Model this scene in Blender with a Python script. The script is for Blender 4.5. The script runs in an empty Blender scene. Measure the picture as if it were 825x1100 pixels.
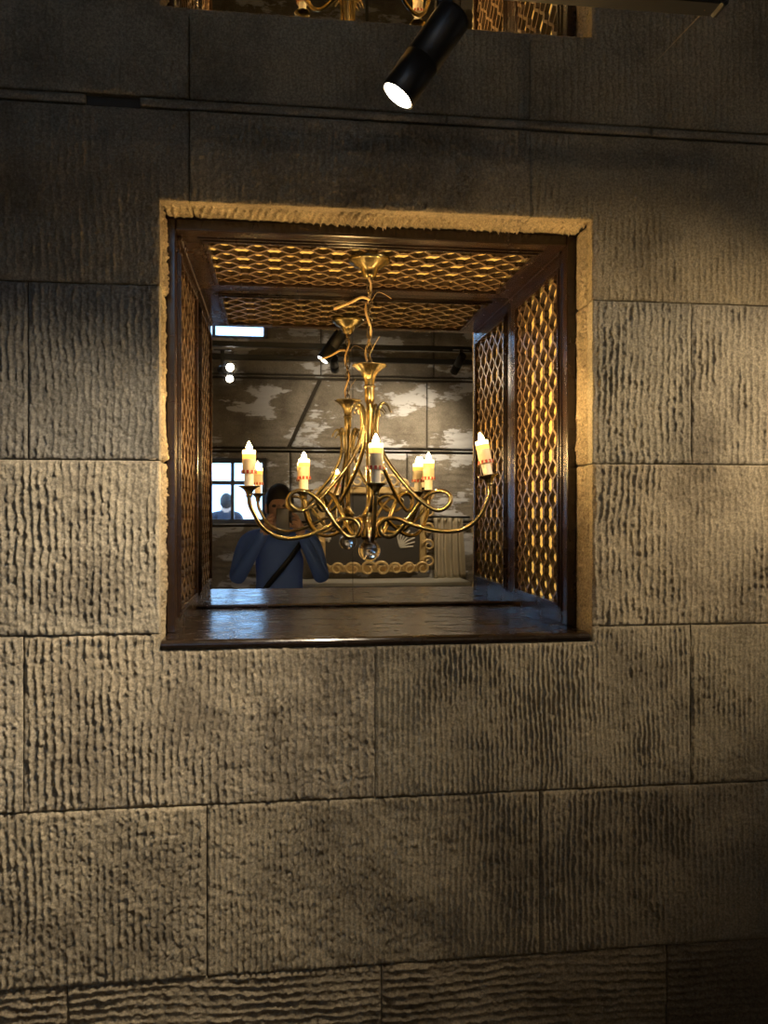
import bpy, math, random
import numpy as np
from mathutils import Vector, Matrix

# ------------------------------------------------------------------ camera, world, exposure
CH = 1.5                      # camera height above the floor; all layout below is relative to the lens
F = 884.0                     # focal length in pixels of the 825x1100 frame
YAW = math.atan(109.5 / F)
cs, sn = math.cos(YAW), math.sin(YAW)
scene = bpy.context.scene
col = scene.collection
cam = bpy.data.cameras.new('camera')
cam.sensor_fit = 'VERTICAL'; cam.sensor_height = 36.0
cam.lens = F / 1100.0 * 36.0
cam.clip_start = 0.004; cam.clip_end = 200
camo = bpy.data.objects.new('camera', cam)
camo.location = (0, 0, CH); camo.rotation_euler = (math.pi / 2, 0, -YAW)
col.objects.link(camo); scene.camera = camo

world = bpy.data.worlds.new('world'); scene.world = world
world.use_nodes = True
bg = world.node_tree.nodes['Background']
bg.inputs[0].default_value = (0.40, 0.67, 1.0, 1); bg.inputs[1].default_value = 7.0
vs = scene.view_settings
vs.view_transform = 'Standard'; vs.look = 'None'; vs.gamma = 1.0; vs.exposure = 0.0
vs.use_curve_mapping = False

SPOT_W = 190.0                 # lamp on the track in view
SIDE_W = 78.0                 # lamp on the track's neighbour, right of the frame
BACK_W = 9.0                  # lamps on the track behind the photographer
FLAME = 2800.0

# ------------------------------------------------------------------ pixel helper
def P(u, v, Y):
    a = (u - 412.5) / F; b = (550.0 - v) / F
    k = Y / (cs - sn * a)
    return Vector(((sn + cs * a) * k, Y, b * k))
WALL = 1.70; WOOD = 1.80; MIR = 2.26
BACK = -1.4                   # plane of the opposite wall, seen in the mirror
def V(u, v, y=BACK):          # a point at depth y seen through the niche mirror
    p = P(u, v, 2 * MIR - y)
    return Vector((p.x, y, p.z))

# ------------------------------------------------------------------ generic mesh helpers
class MB:
    def __init__(s): s.v = []; s.f = []; s.m = []; s.sm = []
    def add(s, verts, faces, mat=0, smooth=False):
        o = len(s.v); s.v += [tuple(p) for p in verts]
        for f in faces: s.f.append(tuple(i + o for i in f)); s.m.append(mat); s.sm.append(smooth)
    def box(s, x0, x1, y0, y1, z0, z1, b=0.0, mat=0):
        if b <= 0:
            vs_ = [(x, y, z) for x in (x0, x1) for y in (y0, y1) for z in (z0, z1)]
            s.add(vs_, [(0,1,3,2),(4,6,7,5),(0,4,5,1),(2,3,7,6),(0,2,6,4),(1,5,7,3)], mat); return
        lo = (x0, y0, z0); hi = (x1, y1, z1); idx = {}; vv = []
        for sx in (0, 1):
            for sy in (0, 1):
                for sz in (0, 1):
                    c = [hi[k] if q else lo[k] for k, q in enumerate((sx, sy, sz))]
                    for ax in range(3):
                        p = list(c)
                        for k, q in enumerate((sx, sy, sz)):
                            if k != ax: p[k] += -b if q else b
                        idx[(sx, sy, sz, ax)] = len(vv); vv.append(p)
        fs = []
        for ax in range(3):
            o1, o2 = [k for k in range(3) if k != ax]
            for q in (0, 1):
                ring = []
                for a_, b_ in ((0,0),(1,0),(1,1),(0,1)):
                    t = [0,0,0]; t[ax] = q; t[o1] = a_; t[o2] = b_
                    ring.append(idx[(*t, ax)])
                if (q == 1) == (ax == 1): ring.reverse()
                fs.append(ring)
            for a_ in (0, 1):
                for b_ in (0, 1):
                    t0 = [0,0,0]; t0[o1] = a_; t0[o2] = b_; t1 = list(t0); t1[ax] = 1
                    ring = [idx[(*t0, o1)], idx[(*t1, o1)], idx[(*t1, o2)], idx[(*t0, o2)]]
                    fs.append(ring)
        for sx in (0, 1):
            for sy in (0, 1):
                for sz in (0, 1): fs.append([idx[(sx, sy, sz, k)] for k in range(3)])
        s.add(vv, fs, mat)
    def lathe(s, prof, c=(0,0,0), seg=24, mat=0, smooth=True, flute=0.0, nfl=0):
        vv = []; fs = []
        n = len(prof)
        for r, z in prof:
            for k in range(seg):
                a = 2 * math.pi * k / seg
                rr = r * (1 + flute * math.cos(nfl * a)) if nfl else r
                vv.append((c[0] + rr * math.cos(a), c[1] + rr * math.sin(a), c[2] + z))
        for i in range(n - 1):
            for k in range(seg):
                k2 = (k + 1) % seg
                fs.append((i*seg+k, i*seg+k2, (i+1)*seg+k2, (i+1)*seg+k))
        s.add(vv, fs, mat, smooth)
        s.add([vv[k] for k in range(seg)][::-1], [tuple(range(seg))], mat)
        s.add(vv[-seg:], [tuple(range(seg))], mat)
    def tube(s, pts, rad, seg=10, mat=0, closed=False, flat=1.0):
        pts = [Vector(p) for p in pts]; n = len(pts)
        if not hasattr(rad, '__len__'): rad = [rad] * n
        T = []
        for i in range(n):
            a = pts[i-1] if (i > 0 or closed) else pts[i]
            b = pts[(i+1) % n] if (i < n-1 or closed) else pts[i]
            t = (b - a); T.append(t.normalized() if t.length > 1e-9 else Vector((0,0,1)))
        up = Vector((0,0,1)) if abs(T[0].z) < .9 else Vector((1,0,0))
        N = (up - T[0] * up.dot(T[0])).normalized()
        vv = []; fs = []
        for i in range(n):
            if i: N = (N - T[i] * N.dot(T[i]));  N = N.normalized() if N.length > 1e-9 else Vector((1,0,0))
            B = T[i].cross(N)
            for k in range(seg):
                a = 2 * math.pi * k / seg
                vv.append(pts[i] + (N * math.cos(a) + B * math.sin(a) * flat) * rad[i])
        m = n if closed else n - 1
        for i in range(m):
            j = (i + 1) % n
            for k in range(seg):
                k2 = (k + 1) % seg
                fs.append((i*seg+k, i*seg+k2, j*seg+k2, j*seg+k))
        if not closed:
            fs.append(tuple(range(seg))[::-1]); fs.append(tuple(range((n-1)*seg, n*seg)))
        s.add(vv, fs, mat, True)
    def sphere(s, c, r, seg=20, rings=12, mat=0, sc=(1,1,1)):
        prof = [(max(1e-4, r * math.sin(math.pi * i / rings)), -r * math.cos(math.pi * i / rings)) for i in range(rings + 1)]
        vv = []; fs = []
        for rr, z in prof:
            for k in range(seg):
                a = 2 * math.pi * k / seg
                vv.append((c[0] + rr * math.cos(a) * sc[0], c[1] + rr * math.sin(a) * sc[1], c[2] + z * sc[2]))
        for i in range(rings):
            for k in range(seg):
                k2 = (k + 1) % seg
                fs.append((i*seg+k, i*seg+k2, (i+1)*seg+k2, (i+1)*seg+k))
        s.add(vv, fs, mat, True)
    def xf(s, M): s.v = [tuple(M @ Vector(p)) for p in s.v]; return s
    def build(s, name, mats, parent=None, loc=None):
        me = bpy.data.meshes.new(name)
        me.from_pydata(s.v, [], s.f)
        if not isinstance(mats, (list, tuple)): mats = [mats]
        for m in mats: me.materials.append(m)
        me.polygons.foreach_set('material_index', s.m)
        me.polygons.foreach_set('use_smooth', s.sm)
        me.update()
        return link(name, me, parent, loc)

def link(name, me, parent=None, loc=None):
    o = bpy.data.objects.new(name, me); col.objects.link(o)
    if parent is not None:
        o.parent = parent
        if loc is not None: o.location = loc
    else:
        l = Vector(loc) if loc is not None else Vector((0,0,0))
        o.location = (l.x, l.y, l.z + CH)
    return o
def tag(o, label=None, cat=None, group=None, kind=None):
    if label: o['label'] = label
    if cat: o['category'] = cat
    if group: o['group'] = group
    if kind: o['kind'] = kind
    return o
def empty(name, loc, label=None, cat=None, group=None, kind=None):
    o = bpy.data.objects.new(name, None); col.objects.link(o)
    o.empty_display_size = .05
    o.location = (loc[0], loc[1], loc[2] + CH)
    return tag(o, label, cat, group, kind)
def copy_tree(o, parent=None):
    c = o.copy(); col.objects.link(c)
    if parent is not None: c.parent = parent
    for ch in list(o.children): copy_tree(ch, c)
    return c
def catmull(pts, sub=6):
    pts = [Vector(p) for p in pts]; out = []
    n = len(pts)
    for i in range(n - 1):
        p0 = pts[max(i-1, 0)]; p1 = pts[i]; p2 = pts[i+1]; p3 = pts[min(i+2, n-1)]
        for k in range(sub):
            t = k / sub
            out.append(.5 * ((2*p1) + (p2-p0)*t + (2*p0-5*p1+4*p2-p3)*t*t + (3*p1-p0-3*p2+p3)*t**3))
    out.append(pts[-1]); return out

# ------------------------------------------------------------------ materials
def mat(name, colr=(.5,.5,.5), rough=.5, metal=0.0, **kw):
    m = bpy.data.materials.new(name); m.use_nodes = True
    b = m.node_tree.nodes['Principled BSDF']
    b.inputs['Base Color'].default_value = (*colr, 1)
    b.inputs['Roughness'].default_value = rough
    b.inputs['Metallic'].default_value = metal
    for k, v in kw.items(): b.inputs[k.replace('_', ' ')].default_value = v
    return m
def nodes(m):
    nt = m.node_tree
    return nt, nt.nodes['Principled BSDF'], nt.nodes.new, nt.links.new
def noise_node(nt, vec, scale, detail=4, rough=.6):
    n = nt.nodes.new('ShaderNodeTexNoise'); n.inputs['Scale'].default_value = scale
    n.inputs['Detail'].default_value = detail; n.inputs['Roughness'].default_value = rough
    nt.links.new(vec, n.inputs['Vector']); return n
def ramp(nt, fac, stops):
    r = nt.nodes.new('ShaderNodeValToRGB'); e = r.color_ramp.elements
    while len(e) < len(stops): e.new(.5)
    for i, (p, c) in enumerate(stops): e[i].position = p; e[i].color = (*c, 1)
    nt.links.new(fac, r.inputs[0]); return r
def mapping(nt, scale=(1,1,1), rot=(0,0,0)):
    tc = nt.nodes.new('ShaderNodeTexCoord'); mp = nt.nodes.new('ShaderNodeMapping')
    mp.inputs['Scale'].default_value = scale; mp.inputs['Rotation'].default_value = rot
    nt.links.new(tc.outputs['Object'], mp.inputs['Vector']); return mp.outputs['Vector']
def mul(nt, a, b, fac=1.0, mode='MULTIPLY'):
    x = nt.nodes.new('ShaderNodeMix'); x.data_type = 'RGBA'; x.blend_type = mode
    x.inputs[0].default_value = fac
    nt.links.new(a, x.inputs[6]); nt.links.new(b, x.inputs[7]); return x.outputs[2]
def bump(nt, h, strength, dist, b):
    n = nt.nodes.new('ShaderNodeBump'); n.inputs['Strength'].default_value = strength
    n.inputs['Distance'].default_value = dist
    nt.links.new(h, n.inputs['Height']); nt.links.new(n.outputs[0], b.inputs['Normal'])

def stone_mat(name, c0, c1, c2, wash=None):
    m = mat(name, c1, .82); nt, b, new, lk = nodes(m)
    b.inputs['Specular IOR Level'].default_value = .25
    v = mapping(nt)
    big = noise_node(nt, v, 5.5, 5, .62)
    r1 = ramp(nt, big.outputs[0], [(.30, c0), (.52, c1), (.72, c2)])
    fine = noise_node(nt, v, 190, 5, .8)
    r2 = ramp(nt, fine.outputs[0], [(.32, (.50,.49,.47)), (.5, (.95,.95,.95)), (.66, (1.5,1.5,1.5))])
    c = mul(nt, r1.outputs[0], r2.outputs[0])
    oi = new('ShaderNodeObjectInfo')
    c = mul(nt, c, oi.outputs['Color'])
    if wash:
        w = noise_node(nt, mapping(nt, (1.3, 1, 2.6)), 2.1, 6, .62)
        w2 = noise_node(nt, mapping(nt, (1, 1, 5)), 14, 4, .6)
        add = new('ShaderNodeMath'); add.operation = 'MULTIPLY_ADD'; add.inputs[1].default_value = .22
        lk(w2.outputs[0], add.inputs[0]); lk(w.outputs[0], add.inputs[2])
        wr = ramp(nt, add.outputs[0], [(.655, (0,0,0)), (.69, (1,1,1))])
        x = new('ShaderNodeMix'); x.data_type = 'RGBA'
        lk(wr.outputs[0], x.inputs[0]); lk(c, x.inputs[6]); x.inputs[7].default_value = (*wash, 1)
        c = x.outputs[2]
    lk(c, b.inputs['Base Color'])
    g = noise_node(nt, v, 300, 5, .8)
    bump(nt, g.outputs[0], .9, .004, b)
    return m
M = {}
M['stone'] = stone_mat('tooled_stone', (.17,.148,.118), (.30,.268,.215), (.37,.325,.255))
M['backstone'] = stone_mat('washed_stone', (.17,.15,.125), (.27,.245,.21), (.34,.31,.27), (.62,.64,.70))
M['mortar'] = mat('dark_mortar', (.045,.038,.03), .95)
M['plaster'] = mat('dark_plaster', (.15,.13,.10), .9)
M['floor'] = mat('floor_stone', (.2,.175,.15), .6)

m = M['wood'] = mat('dark_stained_wood', (.05,.024,.012), .26, Specular_IOR_Level=.5)
nt, b, new, lk = nodes(m)
g = noise_node(nt, mapping(nt, (3, 3, 40)), 3.0, 6, .65)
r = ramp(nt, g.outputs[0], [(.3, (.008,.004,.0025)), (.55, (.018,.009,.005)), (.8, (.036,.018,.009))])
lk(r.outputs[0], b.inputs['Base Color'])
g2 = noise_node(nt, mapping(nt, (1, 1, 1)), 9, 4, .6)
r2 = ramp(nt, g2.outputs[0], [(.3, (.17,.17,.17)), (.75, (.34,.34,.34))])
lk(r2.outputs[0], b.inputs['Roughness']); bump(nt, g.outputs[0], .12, .002, b)
m = M['sill'] = mat('dark_sill_board', (.03,.017,.011), .3, Specular_IOR_Level=.35)
nt, b, new, lk = nodes(m)
g = noise_node(nt, mapping(nt, (3, 22, 22)), 3.0, 6, .65)
r = ramp(nt, g.outputs[0], [(.3, (.006,.004,.003)), (.6, (.018,.011,.007)), (.85, (.04,.027,.018))])
lk(r.outputs[0], b.inputs['Base Color'])
g2 = noise_node(nt, mapping(nt, (1, 2, 1)), 14, 5, .7)
r2 = ramp(nt, g2.outputs[0], [(.3, (.12,.12,.12)), (.7, (.34,.34,.34))])
lk(r2.outputs[0], b.inputs['Roughness']); bump(nt, g2.outputs[0], .12, .002, b)
M['lattice'] = mat('lattice_wood', (.13,.083,.045), .28)
M['lattice_shade'] = mat('lattice_hole_shade', (.016,.006,.003), .6)  # shade inside the lattice holes, painted as a darker colour on the slat sides
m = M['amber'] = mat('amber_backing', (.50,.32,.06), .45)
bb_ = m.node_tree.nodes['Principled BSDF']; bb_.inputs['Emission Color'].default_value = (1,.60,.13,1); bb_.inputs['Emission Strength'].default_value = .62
m = M['brass'] = mat('antique_brass', (.56,.38,.15), .27, 1.0)
nt, b, new, lk = nodes(m)
g = noise_node(nt, mapping(nt), 22, 4, .6)
r = ramp(nt, g.outputs[0], [(.3, (.14,.11,.055)), (.6, (.31,.25,.125)), (.85, (.46,.37,.19))])
lk(r.outputs[0], b.inputs['Base Color'])
M['cord'] = mat('gold_cord', (.62,.42,.18), .45, .3)
M['cream'] = mat('cream_sleeve', (.80,.69,.50), .5)
M['innerwhite'] = mat('white_socket', (.78,.74,.64), .45)
M['red'] = mat('red_band', (.42,.05,.02), .5)
def emis(name, c, s):
    m = mat(name, c, .6); b = m.node_tree.nodes['Principled BSDF']
    b.inputs['Emission Color'].default_value = (*c, 1); b.inputs['Emission Strength'].default_value = s
    return m
M['flame'] = emis('flame', (1.0, .62, .23), FLAME)
M['wax'] = emis('glowing_wax', (1.0, .52, .10), 1.6)
M['waxtop'] = emis('melting_wax', (1.0, .74, .32), 6.0)
M['glass'] = mat('crystal', (1,1,1), .0, 0, Transmission_Weight=1.0, IOR=1.5)
M['mirror'] = mat('aged_mirror', (.66,.67,.68), .012, 1.0)
nt, b, new, lk = nodes(M['mirror'])
g = noise_node(nt, mapping(nt), 3.0, 2, .5); bump(nt, g.outputs[0], .02, .01, b)
M['black'] = mat('black_metal', (.012,.012,.012), .42, .3)
M['reflector'] = mat('white_reflector', (.85,.83,.78), .3)
M['lens'] = emis('lit_lens', (1.0, .93, .80), 40.0)
M['gilt'] = mat('gilt', (.75,.55,.26), .35, .35)
M['darkpic'] = mat('dark_picture', (.05,.045,.04), .5)
M['pale'] = mat('pale_paint', (.62,.58,.50), .6)
M['white'] = mat('white_top', (.62,.62,.58), .4)
M['bluecab'] = mat('navy_cabinet', (.03,.05,.10), .4)
M['linen'] = mat('linen', (.50,.44,.33), .9)
M['winframe'] = mat('window_frame', (.07,.09,.13), .4)
m = M['pane'] = bpy.data.materials.new('window_glass'); m.use_nodes = True
nt = m.node_tree; nt.nodes.clear()
o_ = nt.nodes.new('ShaderNodeOutputMaterial'); mx = nt.nodes.new('ShaderNodeMixShader'); mx.inputs[0].default_value = .08
t_ = nt.nodes.new('ShaderNodeBsdfTransparent'); t_.inputs[0].default_value = (.93,.96,1,1)
g_ = nt.nodes.new('ShaderNodeBsdfGlossy'); g_.inputs['Roughness'].default_value = .02
nt.links.new(t_.outputs[0], mx.inputs[1]); nt.links.new(g_.outputs[0], mx.inputs[2]); nt.links.new(mx.outputs[0], o_.inputs[0])
M['skin'] = mat('skin', (.55,.33,.23), .5)
M['jacket'] = mat('navy_jacket', (.11,.22,.72), .8)
M['jacket2'] = mat('dark_coat', (.012,.018,.035), .8)
M['trousers'] = mat('trousers', (.03,.035,.05), .85)
M['hair'] = mat('hair', (.02,.015,.012), .6)
M['phone'] = mat('phone_back', (.03,.03,.035), .2)
M['pavement'] = mat('pavement', (.30,.30,.30), .9)
M['facade'] = mat('pale_facade', (.42,.46,.52), .9)

# ------------------------------------------------------------------ noise + tooled stone slabs
def vnoise(x, y, seed):
    rs = np.random.RandomState(seed); G = rs.rand(256, 256).astype(np.float32)
    xi = np.floor(x).astype(int); yi = np.floor(y).astype(int)
    fx = x - xi; fy = y - yi
    fx = fx*fx*(3-2*fx); fy = fy*fy*(3-2*fy)
    a = G[xi & 255, yi & 255]; b = G[(xi+1) & 255, yi & 255]
    c = G[xi & 255, (yi+1) & 255]; d = G[(xi+1) & 255, (yi+1) & 255]
    return (a*(1-fx)+b*fx)*(1-fy) + (c*(1-fx)+d*fx)*fy - .5
def tooling(u, v, seed, pitch=.017, amp=.0045, rough=1.0, lean=0.0):
    """height of a tooled face: ragged ridges that run along v, spaced along u"""
    w = u + lean*v + pitch*(.9*vnoise(u/.16, v/.20, seed) + .30*vnoise(u/.03+9, v/.032, seed+1)
                            + .30*vnoise(u/.011+3, v/.0065, seed+2) + .22*vnoise(u/.006+3, v/.0032, seed+8))
    t = w/pitch; t = t - np.floor(t)
    ridge = (1-np.abs(2*t-1))**2.8
    mod = np.clip(.80 + 1.1*vnoise(u/.07+20, v/.09, seed+3) + .9*vnoise(u/.018, v/.012+5, seed+4), .28, 1.5)
    h = 1.0*amp*ridge*mod
    h += rough*(.0030*vnoise(u/.06, v/.06, seed+5) + .0024*vnoise(u/.013, v/.012, seed+6)
                + .0026*vnoise(u/.0062, v/.0058, seed+7) + .0024*vnoise(u/.0034, v/.0034, seed+9))
    return h
def grid_mesh(name, pos, keep, skirt, mats, parent):
    """pos (n,m,3) numpy, keep (n-1,m-1) bool, skirt = vector added along open borders"""
    n, m_ = pos.shape[:2]
    idx = np.arange(n*m_).reshape(n, m_)
    q = np.stack([idx[:-1,:-1], idx[1:,:-1], idx[1:,1:], idx[:-1,1:]], -1)[keep]
    verts = pos.reshape(-1, 3)
    k = np.zeros((n+1, m_+1), bool); k[1:-1,1:-1] = keep
    ed = []
    A = k[1:-1,1:-1]
    for (sl, i0, i1) in (((slice(0,-2), slice(1,-1)), (0,0), (0,1)), ((slice(2,None), slice(1,-1)), (1,1), (1,0)),
                         ((slice(1,-1), slice(0,-2)), (1,0), (0,0)), ((slice(1,-1), slice(2,None)), (0,1), (1,1))):
        brd = A & ~k[sl]
        ii, jj = np.nonzero(brd)
        ed.append(np.stack([idx[ii+i0[0], jj+i0[1]], idx[ii+i1[0], jj+i1[1]]], -1))
    ed = np.concatenate(ed)
    bv = np.unique(ed); remap = np.zeros(n*m_, int); remap[bv] = np.arange(len(bv)) + n*m_
    verts = np.concatenate([verts, verts[bv] + np.array(skirt)])
    sq = np.stack([ed[:,0], ed[:,1], remap[ed[:,1]], remap[ed[:,0]]], -1)
    faces = np.concatenate([q, sq])
    used = np.unique(faces); rm = np.zeros(len(verts), int); rm[used] = np.arange(len(used))
    verts = verts[used]; faces = rm[faces]
    me = bpy.data.meshes.new(name)
    me.vertices.add(len(verts)); me.vertices.foreach_set('co', verts.astype(np.float32).ravel())
    me.loops.add(faces.size); me.loops.foreach_set('vertex_index', faces.astype(np.int32).ravel())
    me.polygons.add(len(faces)); me.polygons.foreach_set('loop_start', np.arange(0, faces.size, 4, dtype=np.int32))
    sm = np.ones(len(faces), bool); sm[len(q):] = False
    me.polygons.foreach_set('use_smooth', sm)
    me.update(calc_edges=True); me.validate()
    me.materials.append(mats)
    return link(name, me, parent)
def lin(segs, step):
    out = [segs[0]]
    for a, b in zip(segs[:-1], segs[1:]):
        n = max(1, int(round((b-a)/step))); out += list(a + (b-a)*(np.arange(n)+1)/n)
    return np.array(out)
NICHES = []                   # (x0,x1,z0,z1) openings in the front wall
def slab(parent, x0, x1, z0, z1, seed, horiz=False, du=.0017, dv=.0029, pitch=.017, amp=.0045, rough=1.0, tint=(1,1,1),
         y=WALL, sgn=-1, lean=0.0, holes=(), matl=None, gap=.0010, name='stone_slab', off=0.0, skew=(0,0)):
    x0 += gap; x1 -= gap; z0 += gap; z1 -= gap
    xs_ = [x0] + sorted({h for r in holes for h in (r[0], r[1]) if x0 < h < x1}) + [x1]
    zs_ = [z0] + sorted({h for r in holes for h in (r[2], r[3]) if z0 < h < z1}) + [z1]
    ax, az = (dv, du) if horiz else (du, dv)
    X, Z = np.meshgrid(lin(xs_, ax), lin(zs_, az), indexing='ij')
    u, v = (Z, X) if horiz else (X, Z)
    h = tooling(u + seed*.37, v + seed*.53, seed, pitch, amp, rough, lean)
    d = np.minimum(np.minimum(X-x0, x1-X), np.minimum(Z-z0, z1-Z))
    for r in holes:
        dx = np.maximum(np.maximum(r[0]-X, X-r[1]), 0); dz = np.maximum(np.maximum(r[2]-Z, Z-r[3]), 0)
        d = np.minimum(d, np.hypot(dx, dz))
    dd = np.clip((d + .006*vnoise(X/.012, Z/.012, seed+11))/.006, 0, 1)
    h = h*(.45+.55*dd) - .003*(1-dd)**2
    xc = (X[:-1,:-1]+X[1:,1:])/2; zc = (Z[:-1,:-1]+Z[1:,1:])/2
    keep = np.ones(xc.shape, bool)
    for r in holes: keep &= ~((xc > r[0]) & (xc < r[1]) & (zc > r[2]) & (zc < r[3]))
    t = (Z - z0)/(z1 - z0); s_ = (X - x0)/(x1 - x0)
    Xs = X + t*(skew[0]*(1-s_) + skew[1]*s_)
    pos = np.stack([Xs, np.full_like(X, y) + sgn*(h + off), Z], -1)
    if sgn > 0: pos = pos[:, ::-1]; keep = keep[:, ::-1]
    o = grid_mesh(name, pos, keep, (0, -sgn*.03, 0), matl or M['stone'], parent)
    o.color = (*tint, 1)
    return o

# ------------------------------------------------------------------ room shell
NX0, NX1 = -.244, .661
NICHES[:] = [(NX0, NX1, -.279, .628), (NX0, NX1, 1.020, 1.926)]
ROOM = (-2.3, 2.9, -1.5, 4.0)  # x0,x1,floor,ceiling
mb = MB()
for (x0, x1, z0, z1) in ((ROOM[0], NX0-.013, -1.5, 4.0), (NX1+.013, ROOM[1], -1.5, 4.0), (NX0-.013, NX1+.013, -1.5, -.292),
                         (NX0-.013, NX1+.013, .641, 1.007), (NX0-.013, NX1+.013, 1.939, 4.0)):
    mb.box(x0, x1, WALL+.014, 2.5, z0, z1)
mb.box(ROOM[0], ROOM[1], 2.5, 2.56, -1.5, 4.0)
wall_front = tag(mb.build('wall_front', M['mortar']), 'dark tooled stone slab wall with two square niches', kind='structure')

def px(u): return P(u, 550, WALL).x
Ls = [1.56, 1.192, .824, .456, .104, -.246, -.595, -.943, -1.235]
XL, XR = ROOM[0]+.02, ROOM[1]-.02
rows = [ # z-top index, joints in x (frame joints measured, outer ones carried on), horizontal tooling
    (1, [-1.62, -.93, px(203), px(570), 1.28, 2.05], False),
    (2, [-1.75, -.98, px(203), px(570), 1.33, 2.1], False),
    (3, [-1.9, -1.2, px(30), NX0, NX1, px(743), 1.6, 2.3], False),
    (4, [-1.6, -.95, NX0, NX1, 1.35, 2.1], False),
    (5, [-1.85, -1.17, px(25), px(403), px(742), 1.55, 2.25], False),
    (6, [-1.5, -.83, px(222), px(580), 1.3, 2.0], False),
    (7, [-1.9, -1.13, px(72), px(410), px(717), 1.45, 2.15], True)]
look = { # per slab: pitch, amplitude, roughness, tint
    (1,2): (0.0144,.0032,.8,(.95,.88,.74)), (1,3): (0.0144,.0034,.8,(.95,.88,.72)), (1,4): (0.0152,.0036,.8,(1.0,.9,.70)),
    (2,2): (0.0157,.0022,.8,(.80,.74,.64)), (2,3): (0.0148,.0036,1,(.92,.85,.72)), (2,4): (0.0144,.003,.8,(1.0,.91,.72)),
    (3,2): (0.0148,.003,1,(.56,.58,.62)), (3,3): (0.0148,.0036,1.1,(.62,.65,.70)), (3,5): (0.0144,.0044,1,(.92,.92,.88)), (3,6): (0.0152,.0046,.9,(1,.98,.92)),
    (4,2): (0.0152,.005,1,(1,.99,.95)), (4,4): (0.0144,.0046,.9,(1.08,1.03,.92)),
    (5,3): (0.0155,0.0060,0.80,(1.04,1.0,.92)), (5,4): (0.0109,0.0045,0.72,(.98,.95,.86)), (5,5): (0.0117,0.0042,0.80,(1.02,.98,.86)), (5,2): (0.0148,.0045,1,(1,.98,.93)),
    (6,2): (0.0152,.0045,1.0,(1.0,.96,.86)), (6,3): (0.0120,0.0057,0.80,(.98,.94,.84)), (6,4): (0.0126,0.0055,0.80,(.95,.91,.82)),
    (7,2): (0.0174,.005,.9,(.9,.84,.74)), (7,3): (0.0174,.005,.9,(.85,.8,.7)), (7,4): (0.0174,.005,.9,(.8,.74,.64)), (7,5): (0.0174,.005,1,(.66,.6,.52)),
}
seed = 100
for (zi, js, hz) in rows:
    z1, z0 = Ls[zi], Ls[zi+1]
    ex = [XL] + js + [XR]
    for k in range(len(ex)-1):
        a, b_ = ex[k], ex[k+1]
        if zi in (3, 4) and abs(a-NX0) < 1e-6: continue
        seed += 17
        pt, am, rg, ti = look.get((zi, k), (.015, .0042, 1.0, (.95,.92,.86)))
        hs = [r_ for r_ in NICHES if r_[0] < b_-.01 and r_[1] > a+.01 and r_[2] < z1-.004 and r_[3] > z0+.004]
        outside = b_ < -.75 or a > 1.25
        top = z1 - (.0115 if zi == 2 else 0); bot = z0 + (.0115 if zi == 1 else 0)
        fine = dict(du=.0058, dv=.009) if outside else {}
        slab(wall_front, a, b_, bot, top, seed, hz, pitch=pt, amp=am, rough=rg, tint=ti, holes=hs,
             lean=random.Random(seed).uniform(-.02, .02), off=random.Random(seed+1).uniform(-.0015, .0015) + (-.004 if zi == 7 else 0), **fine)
# courses above and below the picture
for (z1, z0) in ((1.56, 1.192), (1.928, 1.56), (2.3, 1.928), (2.66, 2.3), (3.03, 2.66), (3.4, 3.03), (3.98, 3.4), (-1.235, -1.48)):
    ex = [XL, -1.4, -.6, NX0, NX1, 1.4, 2.2, XR]
    for a, b_ in zip(ex[:-1], ex[1:]):
        if abs(a-NX0) < 1e-6 and z1 < 1.95 and z0 > 1: continue
        seed += 17
        slab(wall_front, a, b_, z0, z1, seed, z1 < 0, du=.012, dv=.02, tint=(.85,.82,.76), pitch=.04)
# thin string course that runs between two joints
for a, b_ in ((XL, -1.0), (-1.0, px(92)), (px(150), px(480)), (px(480), px(700)), (px(700), XR)):
    seed += 3
    slab(wall_front, a, b_, .814, .834, seed, True, du=.003, dv=.006, pitch=.012, amp=.002, tint=(.8,.77,.7), name='string_course', off=.002, gap=.001)

# tooled stone reveals of the niches
def reveal(p0, ulen, udir, vdir, ndir, seed, ribs, tint, vlen=.10):
    us = np.linspace(0, ulen, max(8, int(ulen/.0026))); vs2 = np.linspace(0, vlen, 36)
    U, W = np.meshgrid(us, vs2, indexing='ij')
    if ribs: h = tooling(U, W, seed, .0172, .0125, .8, lean=.35*(U.mean() - U[0,0])/max(ulen,.1))
    else: h = tooling(W, U, seed, .013, .0080, 1.5)
    m_ = np.clip((W-.014)/.006, 0, 1); e = np.clip(np.minimum(U, ulen-U)/.004, 0, 1)
    h = h*np.clip((vlen+.004-W)/.022, .25, 1)
    h = h*m_*(.3+.7*e) - .002*(1-m_) - .004*(1-e)
    p0, ud, vd, nd = (np.array(q, float) for q in (p0, udir, vdir, ndir))
    pos = p0 + U[..., None]*ud + W[..., None]*vd + h[..., None]*nd
    if np.dot(np.cross(ud, vd), nd) < 0: pos = pos[::-1]
    o = grid_mesh('reveal_block', pos, np.ones((pos.shape[0]-1, pos.shape[1]-1), bool), -nd*.012, M['stone'], wall_front)
    o.color = (*tint, 1)
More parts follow.
